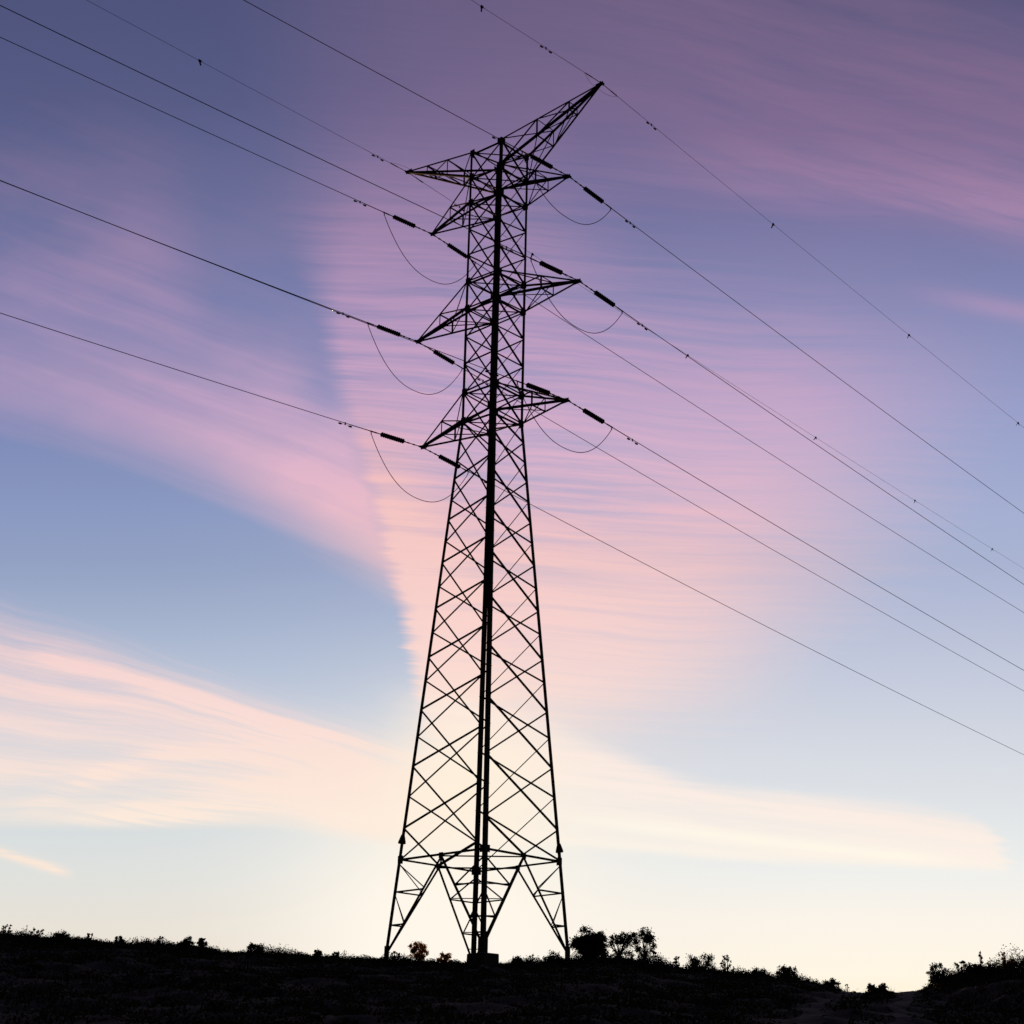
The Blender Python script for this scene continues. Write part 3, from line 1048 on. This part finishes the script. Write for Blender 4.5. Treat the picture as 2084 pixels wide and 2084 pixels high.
def shrub(i, x, y, w, hgt, kd, label):
    sunlit = 'glowing' in label or 'backlit' in label  # shrubs near the sun glow get leaves with the backlight coloured in
    rng = np.random.default_rng(100+i)
    z = h(x, y)-0.06
    isT = kd in ('tree', 'bigtree', 'opentree')
    nm = 'small_tree' if isT else 'shrub'
    root = thing(nm, label, 'tree' if isT else 'shrub', (x, y, z), 'trees beside the pylon' if kd in ('bigtree', 'opentree') else 'shrubs along the ridge')
    par = {'dense': (30, 60, 0.085, 0.02, 0.10), 'airy': (24, 34, 0.075, 0.12, 0.058), 'twig': (5, 9, 0.06, 0.3, 0.05), 'tree': (34, 80, 0.095, 0.16, 0.12),
           'bigtree': (125, 120, 0.115, 0.08, 0.15), 'opentree': (40, 60, 0.10, 0.30, 0.12), 'peaks': (40, 60, 0.08, 0.05, 0.12)}[kd]
    nc, nl, ls, base, cr = par
    if kd == 'dense' and w > 0.9:
        nc = 44
    sc_ = max(w, 0.5)
    C = []
    lobes = [(rng.uniform(-0.36, 0.36)*w, rng.uniform(-0.3, 0.3)*w, rng.uniform(0.35, 0.80)*hgt, rng.uniform(0.16, 0.30)*min(w, hgt)) for _ in range(9)]
    tilt = rng.uniform(-0.15, 0.15)
    while len(C) < nc:
        u = rng.uniform(-1, 1, 3)
        if (np.abs(u)**(3.2 if kd == 'bigtree' else 2)).sum() > 1:
            continue
        if isT and np.linalg.norm(u) < 0.35 and kd != 'bigtree':
            continue
        q = np.array([u[0]*w*0.46, u[1]*w*0.46, hgt*(base+(1-base)*(0.5+0.46*u[2]))])
        if isT and rng.random() < 0.75:
            lb = lobes[rng.integers(len(lobes))]
            v_ = rng.normal(size=3)
            v_ *= lb[3]*rng.uniform(0.5, 1.0)/np.linalg.norm(v_)
            q = np.array([lb[0]+v_[0], lb[1]+v_[1], lb[2]+v_[2]*0.85])
            q[2] = min(max(q[2], hgt*base), hgt)
        if isT:
            q[0] += tilt*q[2]
        if kd == 'peaks':
            q[2] = hgt*(0.12+0.85*rng.random()*(0.5+0.5*abs(math.sin(2.3*q[0]/w*2+0.9))))
        if kd == 'airy':
            q[2] = hgt*(0.03+0.97*rng.random()**1.5)
            q[0] *= 1.0-0.35*q[2]/hgt
        if kd == 'dense':
            lim = math.sqrt(max(0.0, 1-(q[0]/(w*0.52))**2))*rng.uniform(0.55, 1.0)
            q[2] = min(q[2], hgt*lim)*(1.0 if rng.random() < 0.7 else 0.5)
        if kd == 'opentree' and abs(q[0]) < w*0.2 and hgt*0.30 < q[2] < hgt*0.62:
            continue
        C.append(q)
    C = np.array(C)
    if kd in ('bigtree', 'tree', 'opentree'):
        C[:, 2] *= hgt*0.97/C[:, 2].max()
    L = []
    for q in C:
        r = cr*rng.uniform(0.6, 1.4)*min(1.3, max(0.6, sc_/1.0))
        n = int(nl*rng.uniform(0.6, 1.3))
        L.append(q+rng.normal(size=(n, 3))*r*np.array([0.55, 0.55, 0.5]))
    L = np.concatenate(L)
    L[:, 2] = np.maximum(L[:, 2], 0.03)
    link('crown', leaf_mesh('crown', L, ls, rng, M_LEAF_SUNLIT if sunlit else M_LEAF), root)
    # trunk and limbs
    mb = MB()
    if isT:
        fork = np.array([rng.normal()*0.05, rng.normal()*0.05, hgt*base*0.8])
        r0 = 0.045*w+0.01
        mb.tube([(0, 0, -0.1), tuple(fork*0.5+rng.normal(size=3)*0.02), tuple(fork)], [r0*1.25, r0, r0*0.85], 6)
        for q in C[::2]:
            m1_ = fork*0.5+q*0.5+rng.normal(size=3)*0.05
            mb.tube([tuple(fork-(0, 0, 0.03)), tuple(m1_), tuple(q)], [r0*0.45, r0*0.28, 0.006], 5)
    else:
        for q in C[::(2 if kd == 'dense' else 1)]:
            b0 = np.array([q[0]*0.25, q[1]*0.25, -0.05])
            m1_ = b0*0.45+q*0.55+rng.normal(size=3)*0.03
            mb.tube([tuple(b0), tuple(m1_), tuple(q)], [0.018, 0.014, 0.009], 4)
    mb.build('trunk' if isT else 'stems', M_BARK, root)
    return root


SHRUBS = [
(-33.62,89.48,0.94,0.68,'airy','airy shrub with loose sprigs at the far left end of the ridge'),
(-32.67,89.78,0.50,0.71,'twig','bare forked twig sprouting from the ridge near its left end'),
(-32.10,89.97,0.89,0.60,'airy','low shrub with arching leafy stems just right of the bare forked twig'),
(-30.91,90.35,1.23,0.49,'dense','low rounded shrub hugging the left part of the ridge'),
(-29.50,90.77,0.62,0.60,'airy','thin twiggy shrub standing alone on the left part of the ridge'),
(-28.05,91.19,0.68,0.72,'dense','pointed dense shrub on the left ridge, narrow and dark'),
(-26.70,91.57,0.57,0.58,'airy','wispy shrub right of the narrow pointed shrub'),
(-25.96,91.77,0.80,0.61,'airy','see-through shrub with two sprigs on the left ridge'),
(-24.66,92.12,0.97,0.61,'dense','broad flat-topped shrub left of the step in the ridge'),
(-23.83,92.34,0.57,0.75,'dense','peaked shrub at the edge of the step in the ridge line'),
(-21.17,93.52,0.99,0.79,'dense','shrub with a feathery twig on top, midway between left edge and pylon'),
(-17.86,94.20,0.53,0.56,'dense','tiny dark shrub on the bare stretch left of the pylon'),
(-16.88,94.36,0.59,0.53,'dense','little round shrub left of the pylon, before the tall grass stems'),
(-16.39,94.40,0.41,0.68,'twig','upright twig beside the little round shrub left of the pylon'),
(-13.58,94.49,0.88,0.71,'airy','gappy low shrub at the foot of the left pylon leg'),
(-12.23,94.70,1.02,1.12,'tree','small round tree between left pylon leg and footing, backlit by the sun'),
(-10.83,94.90,0.88,0.80,'dense','domed shrub with a glowing rim left of the concrete footing'),
(-6.79,94.89,0.77,0.62,'dense','low shrub right of the concrete footing'),
(-6.10,94.78,0.65,0.59,'airy','flat shrub with fine stems between footing and right pylon leg'),
(-4.74,94.55,1.17,0.68,'dense','wide low shrub left of the right pylon leg'),
(-2.73,93.91,2.05,1.78,'bigtree','dense round-crowned tree beside the right pylon leg'),
(-1.01,92.96,1.50,1.60,'opentree','small see-through tree in the middle of the group of three'),
(0.36,91.83,1.48,2.02,'opentree','tall open-branched tree at the right end of the group of three'),
(-1.01,92.96,2.02,0.78,'dense','dark mounded shrub under the see-through trees'),
(0.85,91.37,0.74,1.00,'airy','loose shrub at the right foot of the open-branched tree'),
(2.05,90.60,0.73,0.74,'airy','gappy shrub right of the group of three trees'),
(3.22,89.83,1.62,1.13,'peaks','bushy shrub with two leafy peaks on the falling ridge'),
(4.56,88.78,1.16,1.00,'airy','lacy round shrub right of the two-peaked shrub'),
(6.19,87.25,0.81,0.61,'dense','small shrub on the slope down to the dip'),
(7.44,85.88,1.12,0.92,'dense','dark leaning shrub halfway down the slope to the dip'),
(8.60,84.29,0.52,0.62,'twig','two thin sprigs on the slope just above the dip'),
(9.35,83.51,1.04,0.59,'dense','low shrub at the left rim of the dip'),
(10.11,82.71,0.31,0.51,'twig','short upright tuft in the bottom of the dip'),
(11.16,81.68,0.46,0.48,'dense','left one of two small shrubs on the mound between the wheel ruts'),
(11.59,81.40,0.51,0.48,'dense','right one of two small shrubs on the mound between the wheel ruts'),
(13.90,79.18,0.98,1.03,'dense','rounded shrub at the right rim of the dip'),
(14.81,78.26,0.83,0.73,'airy','thin feathery shrub between the rounded shrub and the tall sprig'),
(15.33,77.70,0.96,0.58,'dense','flat dark shrub under the tall feathery sprig'),
(15.56,77.46,0.58,1.02,'airy','tall feathery sprig rising highest above the right-hand bank'),
(15.97,77.40,0.19,0.82,'twig','single thin stem right of the tall feathery sprig'),
(16.62,77.40,0.48,0.92,'airy','glowing leafy sprig near the right end of the ridge'),
(17.01,77.40,0.72,0.80,'dense','russet shrub with a glowing top, second from the right end'),
(17.57,77.40,0.43,0.77,'dense','shrub cut by the right edge of the picture'),
]
for i, (x, y, w, hg, kd, lab) in enumerate(SHRUBS):
    shrub(i, x, y, w, hg, kd, lab)

# low scrub and grass over the whole slope, densest where it stands against the sky
rng = np.random.default_rng(5)


def scatter(n, ylo, yhi):
    x = rng.uniform(-44, 26, n)
    yc = np.interp(x, CREST[:, 0], CREST[:, 1])
    return x, yc+rng.uniform(ylo, yhi, n)


RUTS = (np.array([(2.2, 24), (3.6, 37), (5.0, 50), (7.0, 64), (9.3, 77), (10.6, 83.5), (11.3, 90)]),
        np.array([(4.0, 24), (5.9, 37), (7.6, 50), (9.7, 64), (12.0, 76), (12.9, 82.5), (13.4, 90)]))


def clear_of_track(x, y, d):
    ok = np.ones(len(x), bool)
    for r in RUTS:
        ok &= np.abs(x-np.interp(y, r[:, 1], r[:, 0])) > d
    return ok


def tufts(xs, ys, r, hh, nleaf):
    P = []
    for x, y, r_, h_ in zip(xs, ys, r, hh):
        n = max(4, int(nleaf*rng.uniform(0.6, 1.4)))
        a = rng.uniform(0, 2*math.pi, n)
        rr = r_*np.sqrt(rng.random(n))
        px_, py_ = x+rr*np.cos(a), y+rr*np.sin(a)
        top = h_*np.sqrt(np.maximum(0.02, 1-(rr/r_)**2))
        P.append(np.stack([px_, py_, H(px_, py_)+top*rng.uniform(0.1, 1.0, n)], 1))
    return np.concatenate(P)


parts = []
x, y = scatter(6000, -5.0, 1.6)                     # ridge line
x2 = np.concatenate([rng.uniform(-4.6, 2.2, 500), rng.uniform(13.4, 18.5, 350), rng.uniform(-35, -23, 500)])
y2 = np.interp(x2, CREST[:, 0], CREST[:, 1])+rng.uniform(-2.5, 0.8, len(x2))
x, y = np.concatenate([x, x2]), np.concatenate([y, y2])
bump = 0.5+0.5*np.sin(x*1.9)*np.sin(x*0.73+1.0)+0.35*np.sin(x*5.3)
ok = clear_of_track(x, y, 0.7) & (np.hypot(x+8.26, y-89.98) > 0.85)
x, y, bump = x[ok], y[ok], bump[ok]
bump2 = np.clip(np.sin(x*1.37+0.5)*np.sin(x*0.51+2.0)*1.4+0.25*np.sin(x*7.1), 0, 1.2)
hh = (0.12+0.20*np.clip(bump, 0, 1.2)+0.26*bump2)*rng.uniform(0.35, 1.25, len(x))
hh[(x > 13.8) | ((x > -3.9) & (x < 1.8))] *= 1.7
hh[(x > 1.8) & (x < 8.6)] *= 1.5
hh[(x > 9.2) & (x < 13.6)] *= 0.3
parts.append((tufts(x, y, rng.uniform(0.12, 0.36, len(x)), hh, 32), 0.075))
x, y = scatter(9000, -62, -5)                       # the slope
ok = clear_of_track(x, y, 0.75) & (np.hypot(x+8.26, y-89.98) > 0.9) & (rng.random(len(x)) < 0.35+0.65*(np.sin(x*0.45+y*0.2)*np.sin(y*0.33-x*0.15) > -0.2))
x, y = x[ok], y[ok]
parts.append((tufts(x, y, rng.uniform(0.2, 0.6, len(x)), rng.uniform(0.12, 0.42, len(x)), 30), 0.10))
pos = np.concatenate([p for p, _ in parts])
size = np.concatenate([np.full(len(p), s) for p, s in parts])
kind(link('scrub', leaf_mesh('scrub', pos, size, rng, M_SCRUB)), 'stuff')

# grass blades
x, y = scatter(5200, -5.0, 1.2)
ok = clear_of_track(x, y, 0.6) & (np.hypot(x+8.26, y-89.98) > 0.8) & (np.sin(x*0.9+2)*np.sin(x*2.3) > -0.35)
x, y = x[ok], y[ok]
n = len(x)
ln_ = rng.uniform(0.12, 0.36, n)
tall = rng.random(n) < 0.015
ln_[tall] *= 2.1
z = H(x, y)
dx, dy = rng.normal(size=n)*0.2*ln_, rng.normal(size=n)*0.2*ln_
w_ = 0.008
g = np.zeros((n, 3, 3))
g[:, 0] = np.stack([x-w_, y, z-0.03], 1)
g[:, 1] = np.stack([x+w_, y, z-0.03], 1)
g[:, 2] = np.stack([x+dx, y+dy, z+ln_], 1)
me = bpy.data.meshes.new('grass')
me.vertices.add(3*n)
me.vertices.foreach_set('co', g.ravel())
me.loops.add(3*n)
me.loops.foreach_set('vertex_index', np.arange(3*n))
me.polygons.add(n)
me.polygons.foreach_set('loop_start', np.arange(n)*3)
me.polygons.foreach_set('loop_total', np.full(n, 3))
me.update(calc_edges=True)
me.materials.append(M_GRASS)
kind(link('grass', me), 'stuff')


# pale rocks on the slope
def rock(i, x, y, s, label):
    rng = np.random.default_rng(300+i)
    import bmesh
    bm = bmesh.new()
    s *= 0.6
    bmesh.ops.create_icosphere(bm, subdivisions=2, radius=1.0)
    k = rng.normal(size=(5, 3))*1.6
    for v in bm.verts:
        d = 1.0
        for a in k:
            d += 0.16*math.sin(v.co.dot(Vector(a))*2.1+a[0])
        v.co = Vector((v.co.x*s*1.3*d, v.co.y*s*d, v.co.z*s*0.55*d))
    me = bpy.data.meshes.new('rock')
    bm.to_mesh(me)
    bm.free()
    me.materials.append(M_ROCK)
    o = tag(link('rock', me, None, (x, y, h(x, y)+0.05*s)), label, 'rock', 'pale rocks on the dark slope')
    o.rotation_euler = (0.1, 0.1, rng.uniform(0, 6))


ROCKS = [
    (-24.82, 69.71, 0.4, 'pale rock low on the left slope near the picture edge'),
    (-18.55, 66.99, 0.55, 'flat pale rock in the middle of the left slope'),
    (-19.75, 79.92, 0.35, 'pale rock just below the ridge, left of the pylon'),
    (-18.32, 85.62, 0.3, 'small pale rock under the ridge left of the pylon'),
    (-15.48, 77.94, 0.4, 'pale rock a little lower than its neighbour left of the pylon'),
    (-8.37, 44.36, 0.3, 'pale rock at the bottom edge of the slope'),
    (-7.92, 87.09, 0.45, 'broken pale stone in front of the concrete footing'),
    (-12.06, 88.89, 0.3, 'small pale stone below the small round tree'),
]
for i, r in enumerate(ROCKS):
    rock(i, *r)
